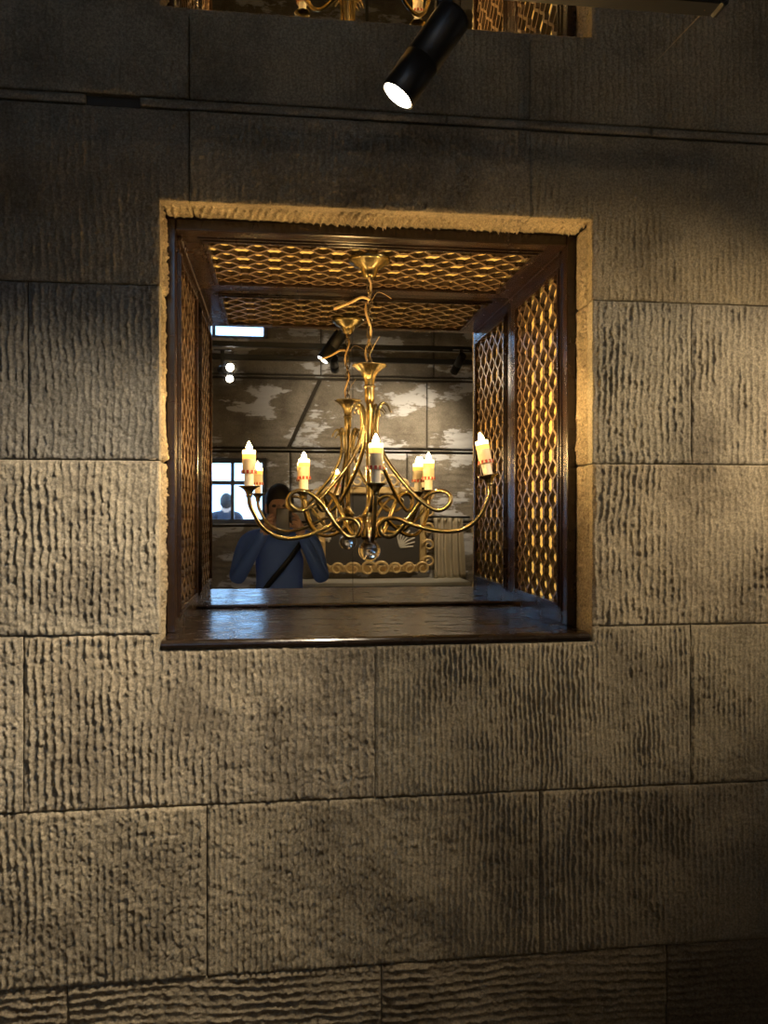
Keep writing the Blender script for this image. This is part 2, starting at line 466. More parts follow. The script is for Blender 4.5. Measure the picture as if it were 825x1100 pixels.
for (x0, x1, z0, z1) in NICHES:
    dz = z0 + .279
    for a, b_ in ((x0, px(203)), (px(203), px(570)), (px(570), x1)):
        seed += 9; reveal((a+.001, WALL+.001, z1+.003), b_-a-.002, (1,0,0), (0,1,0), (0,0,-1), seed, True, (1.08,1.0,.84))
    for a, b_ in ((z0, .104+dz), (.104+dz, .456+dz), (.456+dz, z1)):
        seed += 9; reveal((x1+.003, WALL+.001, a+.001), b_-a-.002, (0,0,1), (0,1,0), (-1,0,0), seed, False, (1.05,.98,.84))
        seed += 9; reveal((x0-.003, WALL+.001, a+.001), b_-a-.002, (0,0,1), (0,1,0), (1,0,0), seed, False, (1.05,.98,.84))
    seed += 9; reveal((x0+.001, WALL+.001, z0-.003), x1-x0-.002, (1,0,0), (0,1,0), (0,0,1), seed, True, (.95,.9,.8))

# other sides of the room
WX0, WX1 = V(150, 530).x, V(289, 530).x
WZ0, WZ1 = V(260, 562).z, V(260, 492).z
UZ0, UZ1 = V(260, 363).z, 1.95
UX0, UX1 = V(175, 363).x, V(290, 363).x
mb = MB(); YB0, YB1 = BACK-.30, BACK-.02
for (x0, x1, z0, z1) in ((ROOM[0], min(WX0, UX0), -1.5, 4.0), (max(WX1, UX1), ROOM[1], -1.5, 4.0)):
    mb.box(x0, x1, YB0, YB1, z0, z1)
xa, xb = min(WX0, UX0), max(WX1, UX1)
mb.box(xa, xb, YB0, YB1, -1.5, WZ0); mb.box(xa, xb, YB0, YB1, WZ1, UZ0); mb.box(xa, xb, YB0, YB1, UZ1, 4.0)
for (x0, x1, z0, z1) in ((WX0, WX1, WZ0, WZ1), (UX0, UX1, UZ0, UZ1)):
    if x0 > xa: mb.box(xa, x0, YB0, YB1, z0, z1)
    if x1 < xb: mb.box(x1, xb, YB0, YB1, z0, z1)
wall_back = tag(mb.build('wall_back', M['mortar']), 'opposite wall of whitewashed stone slabs seen in the mirror', kind='structure')
hb = [(WX0, WX1, WZ0, WZ1), (UX0, UX1, UZ0, UZ1)]
ly = [V(260, y_).z for y_ in (641, 562, 482, 403, 324)]
ly = [-1.48, ly[0]-.53] + ly + [ly[-1]+.53, ly[-1]+1.06, 3.98]
jr = {3: [-1.3, V(315, 520).x, .9, 2.0], 4: [-1.5, -.75, V(312, 477).x, 1.05, 1.9], 5: [-1.2, .3, 1.1, 2.1], 2: [-1.0, .1, 1.2]}
for i in range(len(ly)-1):
    z0, z1 = ly[i], ly[i+1]
    ex = [XL] + jr.get(i, [-1.1, .2, 1.3]) + [XR]
    for k, (a, b_) in enumerate(zip(ex[:-1], ex[1:])):
        seed += 17
        hs = [r_ for r_ in hb if r_[0] < b_ and r_[1] > a and r_[2] < z1 and r_[3] > z0]
        sk = V(347, 405).x - V(312, 477).x
        slab(wall_back, a + (.022 if i == 4 and k == 3 else 0), b_, z0+.012, z1-.022, seed, True, du=.008, dv=.02, pitch=.05, amp=.007, rough=1.6, y=BACK, sgn=1, holes=hs,
             matl=M['backstone'], gap=.004, skew=((sk-.012 if i == 4 and k == 3 else 0), (sk-.012 if i == 4 and k == 2 else 0)))
    mb = MB(); mb.box(XL, XR, BACK-.02, BACK+.012, z1-.008, z1-.002); 
    o = None
    if hb[0][3] < z1 < hb[1][2] + .01 or z1 <= hb[0][2] + .02: o = mb.build('ledge_strip', M['backstone'], wall_back)
mb = MB(); mb.box(ROOM[0]-.1, ROOM[0], YB0, 2.56, -1.5, 4.0)
tag(mb.build('wall_left', M['plaster']), 'dark plaster side wall', kind='structure')
mb = MB(); mb.box(ROOM[1], ROOM[1]+.1, YB0, 2.56, -1.5, 4.0)
tag(mb.build('wall_right', M['plaster']), 'dark plaster side wall', kind='structure')
mb = MB(); mb.box(ROOM[0]-.1, ROOM[1]+.1, YB0, 2.56, -1.6, -1.5)
tag(mb.build('floor', M['floor']), 'dark stone floor', kind='structure')
mb = MB(); mb.box(ROOM[0]-.1, ROOM[1]+.1, YB0, 2.56, 4.0, 4.1)
tag(mb.build('ceiling', M['plaster']), 'dark plaster ceiling', kind='structure')

def window(name, x0, x1, z0, z1, mull, trans):
    r = empty(name, ((x0+x1)/2, BACK-.1, z0), 'daylit window in the opposite wall', kind='structure')
    cx, cz = (x0+x1)/2, z0
    yb = lambda t: t
    def part(n, *a, m_=M['winframe']):
        q = MB(); q.box(*a); return q.build(n, m_, r)
    w = .03
    X = lambda x: x-cx
    part('window_frame', X(x0), X(x0)+w, -.03, .03, 0, z1-z0); part('window_frame', X(x1)-w, X(x1), -.03, .03, 0, z1-z0)
    part('window_frame', X(x0)+w, X(x1)-w, -.03, .03, 0, w); part('window_frame', X(x0)+w, X(x1)-w, -.03, .03, z1-z0-w, z1-z0)
    for u in mull: part('mullion', X(u)-.012, X(u)+.012, -.025, .025, w, z1-z0-w)
    for t in trans: part('transom', X(x0)+w, X(x1)-w, -.022, .022, t-cz-.014, t-cz+.014)
    xs = [x0+w] + [u for u in mull] + [x1-w]; zs = [z0+w] + list(trans) + [z1-w]
    for a, b_ in zip(xs[:-1], xs[1:]):
        for c_, d_ in zip(zs[:-1], zs[1:]): part('pane', X(a), X(b_), -.003, .003, c_-cz, d_-cz, m_=M['pane'])
    return r
window('window_1', WX0, WX1, WZ0, WZ1, [V(203, 500).x, V(252, 500).x], [V(250, 518).z])
window('window_2', UX0, UX1, UZ0, UZ1, [V(232, 363).x], [UZ0+.33])

# ------------------------------------------------------------------ wooden niche lining with lattice
def slat_mesh(L, T, A, ph, w, dep):
    """wavy slat along +x, wave in y, depth in z (0..dep)"""
    n = int(L/T*12); vv = []; fs = []
    for i in range(n+1):
        x = L*i/n; c = A*math.cos(2*math.pi*x/T + ph); sl = -A*2*math.pi/T*math.sin(2*math.pi*x/T + ph)
        q = math.hypot(1, sl); hw = w/2*min(q, 1.7)
        for (dy, dz) in ((-hw, 0), (hw, 0), (hw, dep), (-hw, dep)): vv.append((x, c+dy, dz))
    for i in range(n):
        for k in range(4):
            a = i*4+k; b_ = i*4+(k+1) % 4; fs.append((a, b_, b_+4, a+4))
    fs += [(3,2,1,0), (n*4, n*4+1, n*4+2, n*4+3)]
    return vv, fs
IX0, IX1 = -.226, .641; ITOP = .603; SILL = -.259    # inside faces of the lining
def lattice_panel(root, Mx, L, D, edge):
    """panel in local x (0..L) by y (0..D), front face z=0, thickness to +z; Mx puts it in the niche"""
    st0, st1, rl = edge
    mo = MB(); T_ = .030
    mo.box(0, L, 0, st0, 0, T_, .0015); mo.box(0, L, D-st1, D, 0, T_, .0015)
    mo.box(0, rl, st0, D-st1, 0, T_, .0015); mo.box(L-rl, L, st0, D-st1, 0, T_, .0015)
    pn = mo.xf(Mx).build('lattice_panel', M['wood'], root)
    q = MB(); s = .007; y0, y1, x0, x1 = st0, D-st1, rl, L-rl
    for d0, d1, hh in ((-.016, -.010, -.004), (-.006, .003, -.007)):
        q.box(x0+d0, x1-d0, y0+d0, y0+d1, hh, .012, .001); q.box(x0+d0, x1-d0, y1-d1, y1-d0, hh, .012, .001)
        q.box(x0+d0, x0+d1, y0+d1, y1-d1, hh, .012, .001); q.box(x1-d1, x1-d0, y0+d1, y1-d1, hh, .012, .001)
    q.xf(Mx).build('moulding', M['wood'], pn)
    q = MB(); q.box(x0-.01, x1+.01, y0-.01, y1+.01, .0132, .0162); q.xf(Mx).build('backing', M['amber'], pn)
    nrow = 5; p = (y1-y0)/(2*nrow+.0); T = (x1-x0)/round((x1-x0)/.0735)
    meshes = {}
    for k in range(0, 2*nrow+1):
        sg = 1 if k % 2 else -1
        key = sg
        if key not in meshes:
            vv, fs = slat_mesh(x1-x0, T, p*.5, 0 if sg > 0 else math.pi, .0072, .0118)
            me = bpy.data.meshes.new('slat'); me.from_pydata(vv, [], fs); me.materials.append(M['lattice']); me.materials.append(M['lattice_shade'])
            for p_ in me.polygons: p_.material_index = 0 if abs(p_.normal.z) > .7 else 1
            me.update()
            me.transform(Mx.to_3x3().to_4x4()); meshes[key] = me
        yy = y0 + k*p + sg*.16*p
        if k == 0: yy += p*.40
        if k == 2*nrow: yy -= p*.40
        l_ = (Mx @ Vector((x0, yy, .001)))
        link('slat', meshes[key], pn, l_)
    return pn
def niche(dz, label, sill_front):
    r = empty('display_niche', (NX0, WOOD, SILL+dz), label, 'niche')
    def bx(n, m_, *a, b=.002):
        q = MB(); x0, x1, y0, y1, z0, z1 = a
        q.box(x0-NX0, x1-NX0, y0-WOOD, y1-WOOD, z0-SILL, z1-SILL, b); return q.build(n, m_, r)
    bx('frame_stile', M['wood'], NX0-.001, IX0, WOOD, WOOD+.035, SILL, .628)
    bx('frame_stile', M['wood'], IX1, NX1+.001, WOOD, WOOD+.035, SILL, .628)
    bx('frame_rail', M['wood'], IX0, IX1, WOOD, WOOD+.035, ITOP, .628)
    # sill board with a rounded nose
    q = MB(); prof = []
    y0 = sill_front - WOOD; y1 = MIR - WOOD
    t = .020; n = 8
    ring = [(y1, -t), (y1, 0)] + [(y0 + t/2 - t/2*math.sin(math.pi*i/n), -t/2 + t/2*math.cos(math.pi*i/n)) for i in range(n+1)]
    X0, X1 = (.003, NX1-NX0-.006)
    vv = [(X0, a, b_) for a, b_ in ring] + [(X1, a, b_) for a, b_ in ring]; m_ = len(ring)
    q.add(vv, [tuple(range(m_))[::-1], tuple(range(m_, 2*m_))] + [(i, (i+1) % m_, (i+1) % m_+m_, i+m_) for i in range(m_)])
    q.build('sill', M['sill'], r)
    D0 = WOOD+.035; D = MIR - D0
    org = Vector((NX0, WOOD, SILL))
    # ceiling: local x -> +x, y -> +y, z(thickness) -> +z
    Mx = Matrix.Translation(Vector((IX0, D0, ITOP)) - org)
    lattice_panel(r, Mx, IX1-IX0, D, (.022, .060, .058))
    # right side: local x -> +z, y -> +y, z -> +x
    R_ = Matrix(((0,0,1,0),(0,1,0,0),(1,0,0,0),(0,0,0,1)))
    lattice_panel(r, Matrix.Translation(Vector((IX1, D0, SILL)) - org) @ R_, ITOP-SILL, D, (.014, .058, .045))
    L_ = Matrix(((0,0,-1,0),(0,1,0,0),(1,0,0,0),(0,0,0,1)))
    lattice_panel(r, Matrix.Translation(Vector((IX0, D0, SILL)) - org) @ L_, ITOP-SILL, D, (.014, .058, .045))
    q = MB(); q.box(IX0-NX0, IX1-NX0, MIR-.012-WOOD, MIR-WOOD, 0, .009, .003); q.build('mirror_bead', M['wood'], r)
    # beads in the corners
    for x_ in (IX0, IX1-.008):
        q = MB(); q.box(x_-NX0, x_+.008-NX0, D0-WOOD, MIR-WOOD, ITOP-.008-SILL, ITOP-SILL, .002); q.build('corner_bead', M['wood'], r)
    return r
OFF = 1.298
niche(0, 'dark wooden box with amber backed lattice sides, set low in the stone wall', WALL-.004)
niche(OFF, 'dark lattice lined wooden box cut off by the top edge, above the stone band', WALL+.05)
def mirror(dz, label):
    r = empty('mirror', (IX0, MIR, SILL+dz), label, 'mirror')
    sx = P(379, 500, MIR).x - IX0; W_ = IX1-IX0; H_ = ITOP-SILL
    for a, b_, ty in ((0, sx-.0006, .0012), (sx+.0006, W_, 0)):
        q = MB()
        q.add([(a,0,0),(b_,ty,0),(b_,ty,H_),(a,0,H_),(a,.006,0),(b_,.006,0),(b_,.006,H_),(a,.006,H_)],
              [(0,1,2,3),(4,7,6,5),(0,4,5,1),(3,2,6,7),(0,3,7,4),(1,5,6,2)])
        q.build('mirror_pane', M['mirror'], r)
    return r
mirror(0, 'two pane mirror behind the fully visible chandelier')
mirror(OFF, 'mirror behind the chandelier of the niche at the top edge')

# ------------------------------------------------------------------ chandeliers
AX, AY = .2065, 1.95
def sc(dx, y): return (dx*.00213, (550-y)*.00219)
ARM = [(24,442),(20,434),(15,432),(10.5,438),(8.5,455),(10.5,472),(22,496),(45,524),(62,540),(78,548.5),(90,543),(92,534),(84,528),(70,530),
       (58,540),(48,553),(38,566),(27,576),(16,575),(12.5,565),(20,557.5),(33,558.5),(50,567),(75,576),(100,577),(120,566),(131,549),(134.5,540),(135,530)]
def chandelier(dz, label, bent, lift=0.0):
    r = empty('chandelier', (AX, AY, ITOP+dz), label, 'chandelier')
    Z0 = ITOP
    zz = lambda y: (550-y)*.00221 - Z0 + lift
    br = M['brass']
    # ceiling canopy
    q = MB(); top = 0.0
    q.lathe([(.050,0),(.050,-.006),(.047,-.010),(.041,-.012),(.037,-.018),(.023,-.024),(.018,-.034),(.016,-.042),(.009,-.047)][::-1], seg=40)
    q.build('canopy', br, r)
    q = MB(); q.tube([(.007*math.cos(a), 0, -.050+.007*math.sin(a)) for a in np.linspace(0, 2*math.pi, 14)[:-1]], .0016, 6, closed=True)
    q.build('ceiling_hook', br, r)
    ztop, zcup = -.052, zz(389)
    # chain
    q = MB(); nl = 11; step = (ztop-zcup)/nl
    for i in range(nl+1):
        zc = ztop - step*i; pts = []
        for a in np.linspace(0, 2*math.pi, 15)[:-1]:
            c_ = .0062*math.cos(a); s_ = (step*.5+.0045)*math.sin(a)
            pts.append((c_, 0, zc+s_) if i % 2 else (0, c_, zc+s_))
        q.tube(pts, .0015, 6, closed=True)
    q.build('chain', br, r)
    # flex that weaves down the chain, with a loose cut end
    q = MB(); pts = []
    for i in range(40):
        t = i/39; pts.append((-.003 + .006*math.sin(t*12.0), -.006*math.cos(t*12), -.045 + (zcup+.003+.045)*t))
    q.tube(catmull(pts, 2), .0028, 8); 
    q.tube(catmull([(0,-.006,zz(322)), (-.02,-.010,zz(320)), (-.05,-.012,zz(327)), (-.086,-.014,zz(334))], 6), .0030, 8)
    q.build('cord', M['cord'], r)
    q = MB(); q.tube(catmull([(.006,-.006,zz(322)), (.018,-.006,zz(314)), (.033,-.006,zz(315)), (.052,-.006,zz(320))], 6), .0005, 5)
    q.build('loose_wire', M['cord'], r)
    q = MB(); q.tube(catmull([(.006,-.006,zz(376)), (.014,-.006,zz(368)), (.024,-.006,zz(361))], 6), .0005, 5); q.build('loose_wire', M['cord'], r)
    # trumpet cup, stem, hub
    q = MB()
    q.lathe([(.0105,zz(414)),(.0115,zz(410)),(.014,zz(405)),(.020,zz(400)),(.029,zz(396)),(.039,zz(393)),(.041,zz(392)),(.038,zz(391.5)),(.027,zz(394)),(.012,zz(402))], seg=48, flute=.05, nfl=12)
    q.build('cup', br, r)
    q = MB(); q.lathe([(.0105,zz(417)),(.0145,zz(416)),(.0145,zz(414)),(.0105,zz(413))], seg=24); q.build('collar', br, r)
    q = MB(); q.lathe([(.0078,zz(548)),(.0078,zz(433)),(.0112,zz(431)),(.0118,zz(416.5))], seg=24); q.build('stem', br, r)
    q = MB(); q.lathe([(.010,zz(581)),(.019,zz(579)),(.020,zz(574)),(.015,zz(566)),(.014,zz(560)),(.016,zz(556)),(.020,zz(553)),(.015,zz(550)),(.010,zz(546)),(.009,zz(543))], seg=28); q.build('hub', br, r)
    q = MB(); q.sphere((0,0,zz(591.5)), .0265, 28, 18); q.build('crystal_ball', M['glass'], r)
    # five scrolled arms
    base = [sc(*p) for p in ARM]
    first = True
    for n, (th, bend, dr) in enumerate(((-4, 0, 0), (67, 6.0*bent, .008), (140, 0, .0), (-148, 0, -.012), (-76, 0, .002))):
        a = math.radians(th); ux, uy = math.sin(a), -math.cos(a); tx, ty = math.cos(a), math.sin(a)
        bb = math.radians(bend); pts = []; N_ = len(base)
        for i, (rr, z) in enumerate(base):
            lat = .0055*math.cos(i*math.pi/7.2)
            if i > 19:
                w = min(1, (i-19)/4); an = bb*w; r0, zp = .04, -.03
                dr_, dz_ = rr-r0, z-zp
                rr = r0 + dr_*math.cos(an) - dz_*math.sin(an); z = zp + dr_*math.sin(an) + dz_*math.cos(an)
                rr += dr*w; lat *= 1-.5*w
            pts.append((rr, z, lat))
        P3 = [Vector((rr*ux + l*tx, rr*uy + l*ty, z-Z0+lift)) for rr, z, l in pts]
        cv = catmull(P3, 7); L = len(cv)
        rad = [.0050*min(1, .35+.65*i/22) for i in range(L)]
        q = MB(); q.tube(cv, rad, 12)
        # leaf curls beside the hooked tip
        for l2, dzz in ((.006, -.010), (-.006, -.016)):
            c2 = [Vector((rr*ux + (l+l2)*tx, rr*uy + (l+l2)*ty, z-Z0+lift+dzz)) for rr, z, l in [(.022,.252,0),(.026,.259,0),(.033,.256,0),(.040,.246,0)]]
            q.tube(catmull(c2, 5), [.0026*(1-.6*i/15) for i in range(16)], 8)
        arm = q.build('arm', br, r)
        tip = P3[-1]; d = (P3[-1]-P3[-2]).normalized()
        up = Vector((0,0,1)).lerp(d, 1.0 if bend else .15).normalized()
        if bend: up = (Vector((0,0,1))*math.cos(math.radians(11)) - Vector((ux, uy, 0))*math.sin(math.radians(11))).normalized()
        if n == 4: up = Vector((-.0, 0, 1))
        Rm = Vector((0,0,1)).rotation_difference(up).to_matrix().to_4x4()
        Mx = Matrix.Translation(tip) @ Rm @ Matrix.Diagonal((1, 1, .87, 1))
        def part(name, m_, fn, par=r):
            q = MB(); fn(q); return q.xf(Mx).build(name, m_, par)
        part('drip_cup', br, lambda q: q.lathe([(.0055,-.012),(.0075,-.010),(.0065,-.006),(.0075,0),(.011,.007),(.018,.013),(.0225,.0155),(.0225,.0175),(.010,.015)], seg=24, flute=.06, nfl=8), arm)
        cd = part('candle', M['cream'], lambda q: q.lathe([(.0135,.052),(.0150,.052),(.0150,.086),(.0145,.087)], seg=28))
        part('socket', M['innerwhite'], lambda q: q.lathe([(.0105,.0145),(.0105,.054)], seg=20), cd)
        def ringf(q):
            q.lathe([(.0152,.0485),(.0168,.0485),(.0168,.058),(.0152,.058)], seg=28)
        part('candle_band', M['cream'], ringf, cd)
        def strf(q):
            for k in range(11):
                aa = 2*math.pi*k/11
                q.box(.0150, .0176, -.0026, .0026, .0488, .0578)
                for i in range(len(q.v)-8, len(q.v)):
                    x, y, z = q.v[i]; q.v[i] = (x*math.cos(aa)-y*math.sin(aa), x*math.sin(aa)+y*math.cos(aa), z)
        part('red_stripe', M['red'], strf, cd)
        part('wax', M['wax'], lambda q: q.lathe([(.0150,.0872),(.0150,.098),(.0148,.099)], seg=28), cd)
        part('wax_top', M['waxtop'], lambda q: q.lathe([(.0148,.0992),(.0150,.108),(.0140,.110),(.0115,.107),(.004,.106)], seg=28), cd)
        part('flame', M['flame'], lambda q: q.lathe([(.002,.106),(.0052,.110),(.0066,.1145),(.0060,.119),(.0040,.124),(.0018,.129),(.0004,.132)], seg=16), cd)
    return r
chandelier(0, 'brass chandelier with five candles hanging in the lower niche, seen whole', 1)
chandelier(OFF, 'brass chandelier mostly cut off by the top edge, in the upper niche', 0, .055)

# ------------------------------------------------------------------ track and spotlights
def track(x0, x1, y, z, label):
    r = empty('lighting_track', (x0, y, z), label, 'track')
    q = MB(); q.box(0, x1-x0, -.018, .018, 0, .034, .002); q.build('rail', M['black'], r)
    q = MB(); q.box(x1-x0, x1-x0+.012, -.020, .020, -.002, .036, .004); q.build('end_cap', M['black'], r)
    q = MB(); q.box(-.012, 0, -.020, .020, -.002, .036, .004); q.build('end_cap', M['black'], r)
    for t in (.15, .85):
        q = MB(); q.tube([((x1-x0)*t, 0, .034), ((x1-x0)*t, 0, 4.0-z)], .006, 8); q.build('hanger_rod', M['black'], r)
    return r
def spotlight(lens, axis, zt, label, watts, cone, blend, colr=(1,.78,.50), beam=None, group=None, lens_m=None, rad=.027, L=.150, pv=.80):
    """lens = centre of the lit face, axis = direction of the beam, zt = underside of the track it hangs from"""
    n = Vector(axis).normalized(); lens = Vector(lens); back = -n
    piv = lens + back*L*pv
    r = empty('track_spotlight', (piv.x, piv.y, zt), label, 'spotlight', group)
    org = Vector((piv.x, piv.y, zt))
    Mx = Matrix.Translation(lens-org) @ Vector((0,0,1)).rotation_difference(back).to_matrix().to_4x4()
    q = MB()
    q.lathe([(rad*.90,.006),(rad*.90,.0),(rad*.95,-.001),(rad,.0005),(rad,L*.42),(rad*.985,L*.422),(rad*.985,L*.428),(rad,L*.43),(rad,L-.008),(rad*.97,L-.003),(rad*.86,L)], seg=36)
    q.xf(Mx).build('housing', M['black'], r)
    q = MB(); q.lathe([(rad*.89,.0008),(rad*.60,.0045)], seg=32); q.xf(Mx).build('reflector_cone', lens_m or M['reflector'], r)
    q = MB(); q.lathe([(rad*.84,.0000),(rad*.82,.0006)], seg=32); q.xf(Mx).build('lens', lens_m or M['lens'], r)
    q = MB(); q.box(-.012, .012, -.010, .010, -max(.02, zt-piv.z-rad*.5), 0, .002); q.build('stem_bracket', M['black'], r)
    q = MB(); q.box(-.055, .055, -.0165, .0165, -.004, .0, .001); q.build('track_adapter', M['black'], r)
    ld = bpy.data.lights.new('spot_beam', 'SPOT'); ld.energy = watts; ld.spot_size = math.radians(cone); ld.spot_blend = blend
    ld.color = colr; ld.shadow_soft_size = rad*.8
    lo = bpy.data.objects.new('spot_beam', ld); col.objects.link(lo); lo.parent = r
    lo.location = lens + n*.004 - org
    lo.rotation_euler = (Vector(beam) if beam else n).to_track_quat('-Z', 'Y').to_euler()
    return r
TY = 1.20
zt = P(770, 11, TY).z; xe = P(769, 10, TY).x
track(-1.5, xe, TY, zt, 'black lighting track running along the top edge of the picture')
ln = P(427, 103, TY); bk = P(487, 19, TY)
spotlight(ln, (ln-bk) + Vector((0,.006,0)), zt, 'lit black cylinder spotlight hanging in front of the upper stone band', SPOT_W, 104, 1.0, colr=(1,.83,.60), beam=(-.57, .03, -.82))
track(1.15, 2.7, 1.02, zt, 'black lighting track out of the picture on the right')
spotlight((1.55, 1.02, .52), (-.70, .58, -.42), zt, 'lit black spotlight out of the picture on the right', SIDE_W, 75, 1.0)
tz = V(250, 395, -.70).z + .13
track(-1.6, 1.9, -.70, tz, 'black lighting track behind the photographer, seen in the mirror')
spotlight(V(250, 395, -.70), (.42, .85, -.05), tz, 'upper of two bright spotlights reflected at the mirror left', 9, 75, 1.0)
tz2 = V(250, 407, -1.12).z + .13
track(-1.6, 1.9, -1.12, tz2, 'rear lighting track close to the opposite wall, seen in the mirror')
spotlight(V(250, 407, -1.12), (.1, .80, -.60), tz2, 'lower of two bright spotlights reflected at the mirror left', .6, 70, .9)
spotlight((1.1, -.70, tz-.13), (-.2, -.6, -.5), tz, 'spotlight aimed at the framed picture on the opposite wall', BACK_W*9, 95, .9)
spotlight((.35, -.70, tz-.13), (.1, -.75, -.25), tz, 'spotlight aimed at the washed stones of the opposite wall', BACK_W*2.5, 110, .9)
q = MB(); q.tube([P(757, 11, TY+.002), P(703, 68, 1.66)], .00045, 6)
tag(q.build('thread', M['cord']), 'thin pale thread stretched from the track end to the wall', 'thread')

# ------------------------------------------------------------------ things by the opposite wall, seen in the mirror
fx0, fx1 = V(340, 560).x, V(461, 560).x; fz0, fz1 = V(400, 621).z, V(400, 520).z
r = empty('framed_picture', ((fx0+fx1)/2, BACK+.05, fz0), 'dark picture in an ornate gilt frame, reflected behind the crystal ball', 'picture')
W_ = fx1-fx0; H_ = fz1-fz0; q = MB(); fw = .085
q.box(-W_/2+.05, W_/2-.05, -.005, .015, .06, H_-.03); q.build('picture_board', M['darkpic'], r)
for nm, a in (('frame_side', (-W_/2+.03, -W_/2+.08, -.01, .035, .05, H_-.02)), ('frame_side', (W_/2-.08, W_/2-.03, -.01, .035, .05, H_-.02)),
              ('frame_side', (-W_/2+.08, W_/2-.08, -.01, .035, .05, .10)), ('frame_side', (-W_/2+.08, W_/2-.08, -.01, .035, H_-.07, H_-.02))):
    q = MB(); q.box(*a, .008); q.build(nm, M['gilt'], r)
rnd = random.Random(4)
def scroll(cx, cz, s, flip, par):
    pts = []
    for i in range(22):
        t = i/21; a = t*4.2*math.pi/2*1.25; rr = s*(1-.75*t)
        pts.append((cx + flip*rr*math.cos(a), .042+.012*math.sin(t*3), cz + rr*math.sin(a)))
    q = MB(); q.tube(pts, [s*.22*(1-.5*i/21) for i in range(22)], 8); q.build('scroll', M['gilt'], par)
for i in range(8): scroll(-W_/2+.06+(W_-.12)*i/7, .075, .058 if i in (3, 4) else .048, 1 if i < 4 else -1, r)
for i in range(5):
    scroll(-W_/2+.02, .12+(H_-.2)*i/4, .044, 1, r); scroll(W_/2-.02, .12+(H_-.2)*i/4, .044, -1, r)
for i in range(6): scroll(-W_*.25+W_*.5*i/5, H_-.01+.05*math.sin(math.pi*i/5), .05, 1 if i < 3 else -1, r)
for cx, cz, s in ((V(354, 579).x-(fx0+fx1)/2, V(354, 579).z-fz0, .03),):
    q = MB()
    for k in range(2): a = .5 + k*math.pi/2; q.tube([(cx-s*math.cos(a), .018, cz-s*math.sin(a)*.7), (cx+s*math.cos(a), .018, cz+s*math.sin(a)*.7)], .009, 6, flat=.5)
    q.build('pale_motif', M['pale'], r)
cx, cz = V(428, 580).x-(fx0+fx1)/2, V(428, 580).z-fz0
q = MB()
for k in range(7):
    a = -.6+k*.42; q.tube(catmull([(cx, .017, cz-.05), (cx+.05*math.cos(a), .019, cz-.02+.05*math.sin(a)), (cx+.11*math.cos(a*.8), .017, cz+.08*math.sin(a))], 4), .006, 6, flat=.5)
q.build('pale_motif', M['pale'], r)
# sideboard below the picture
sx0, sx1 = V(310, 622).x, V(490, 622).x
r = empty('sideboard', ((sx0+sx1)/2, BACK+.21, -1.5), 'navy sideboard with a white top under the gilt frame', 'sideboard')
hw = (sx1-sx0)/2; ht = fz0+1.5
q = MB(); q.box(-hw-.02, hw+.02, -.19, .19, ht-.028, ht, .004); q.build('top', M['white'], r)
q = MB(); q.box(-hw, hw, -.18, .165, .08, ht-.028); q.build('body', M['bluecab'], r)
for i in range(3):
    w = 2*hw/3; q = MB(); q.box(-hw+w*i+.01, -hw+w*(i+1)-.01, .165, .183, .10, ht-.05, .003); d_ = q.build('cabinet_door', M['bluecab'], r)
    q = MB(); q.sphere((-hw+w*i+w*.85, .195, ht*.6), .014, 12, 8); q.build('knob', M['gilt'], d_)
for x_ in (-hw+.04, hw-.04):
    for y_ in (-.15, .14): q = MB(); q.lathe([(.018,0),(.026,.08)], (x_, y_, 0), 12); q.build('leg', M['bluecab'], r)
# linen hanging right of the picture
lx0, lx1 = V(464, 600).x, V(498, 600).x; lz0, lz1 = V(480, 621).z+.003, V(480, 556).z
r = empty('linen_cloth', ((lx0+lx1)/2, BACK+.05, lz0), 'folded beige linen hanging right of the gilt frame', 'cloth')
n, m_ = 60, 14; vv = []; fs = []
for i in range(n+1):
    for j in range(m_+1):
        t = i/n; z = (lz1-lz0)*j/m_
        vv.append(((lx0-lx1)/2 + (lx1-lx0)*t*(1-.12*j/m_), .02+.022*math.sin(t*26+.5*math.sin(j*.3)) + .012*math.sin(t*11+1), z))
for i in range(n):
    for j in range(m_): a = i*(m_+1)+j; fs.append((a, a+1, a+m_+2, a+m_+1))
q = MB(); q.add(vv, fs, 0, True); o = q.build('drape', M['linen'], r)
md = o.modifiers.new('thickness', 'SOLIDIFY'); md.thickness = .004
q = MB(); q.tube([((lx0-lx1)/2-.03, .02, lz1-lz0+.006), ((lx1-lx0)/2+.03, .02, lz1-lz0+.006)], .008, 8); q.build('rod', M['black'], r)
for x_ in ((lx0-lx1)/2, (lx1-lx0)/2):
    q = MB(); q.box(x_-.008, x_+.008, -.055, .022, lz1-lz0, lz1-lz0+.012); q.build('rod_bracket', M['black'], r)

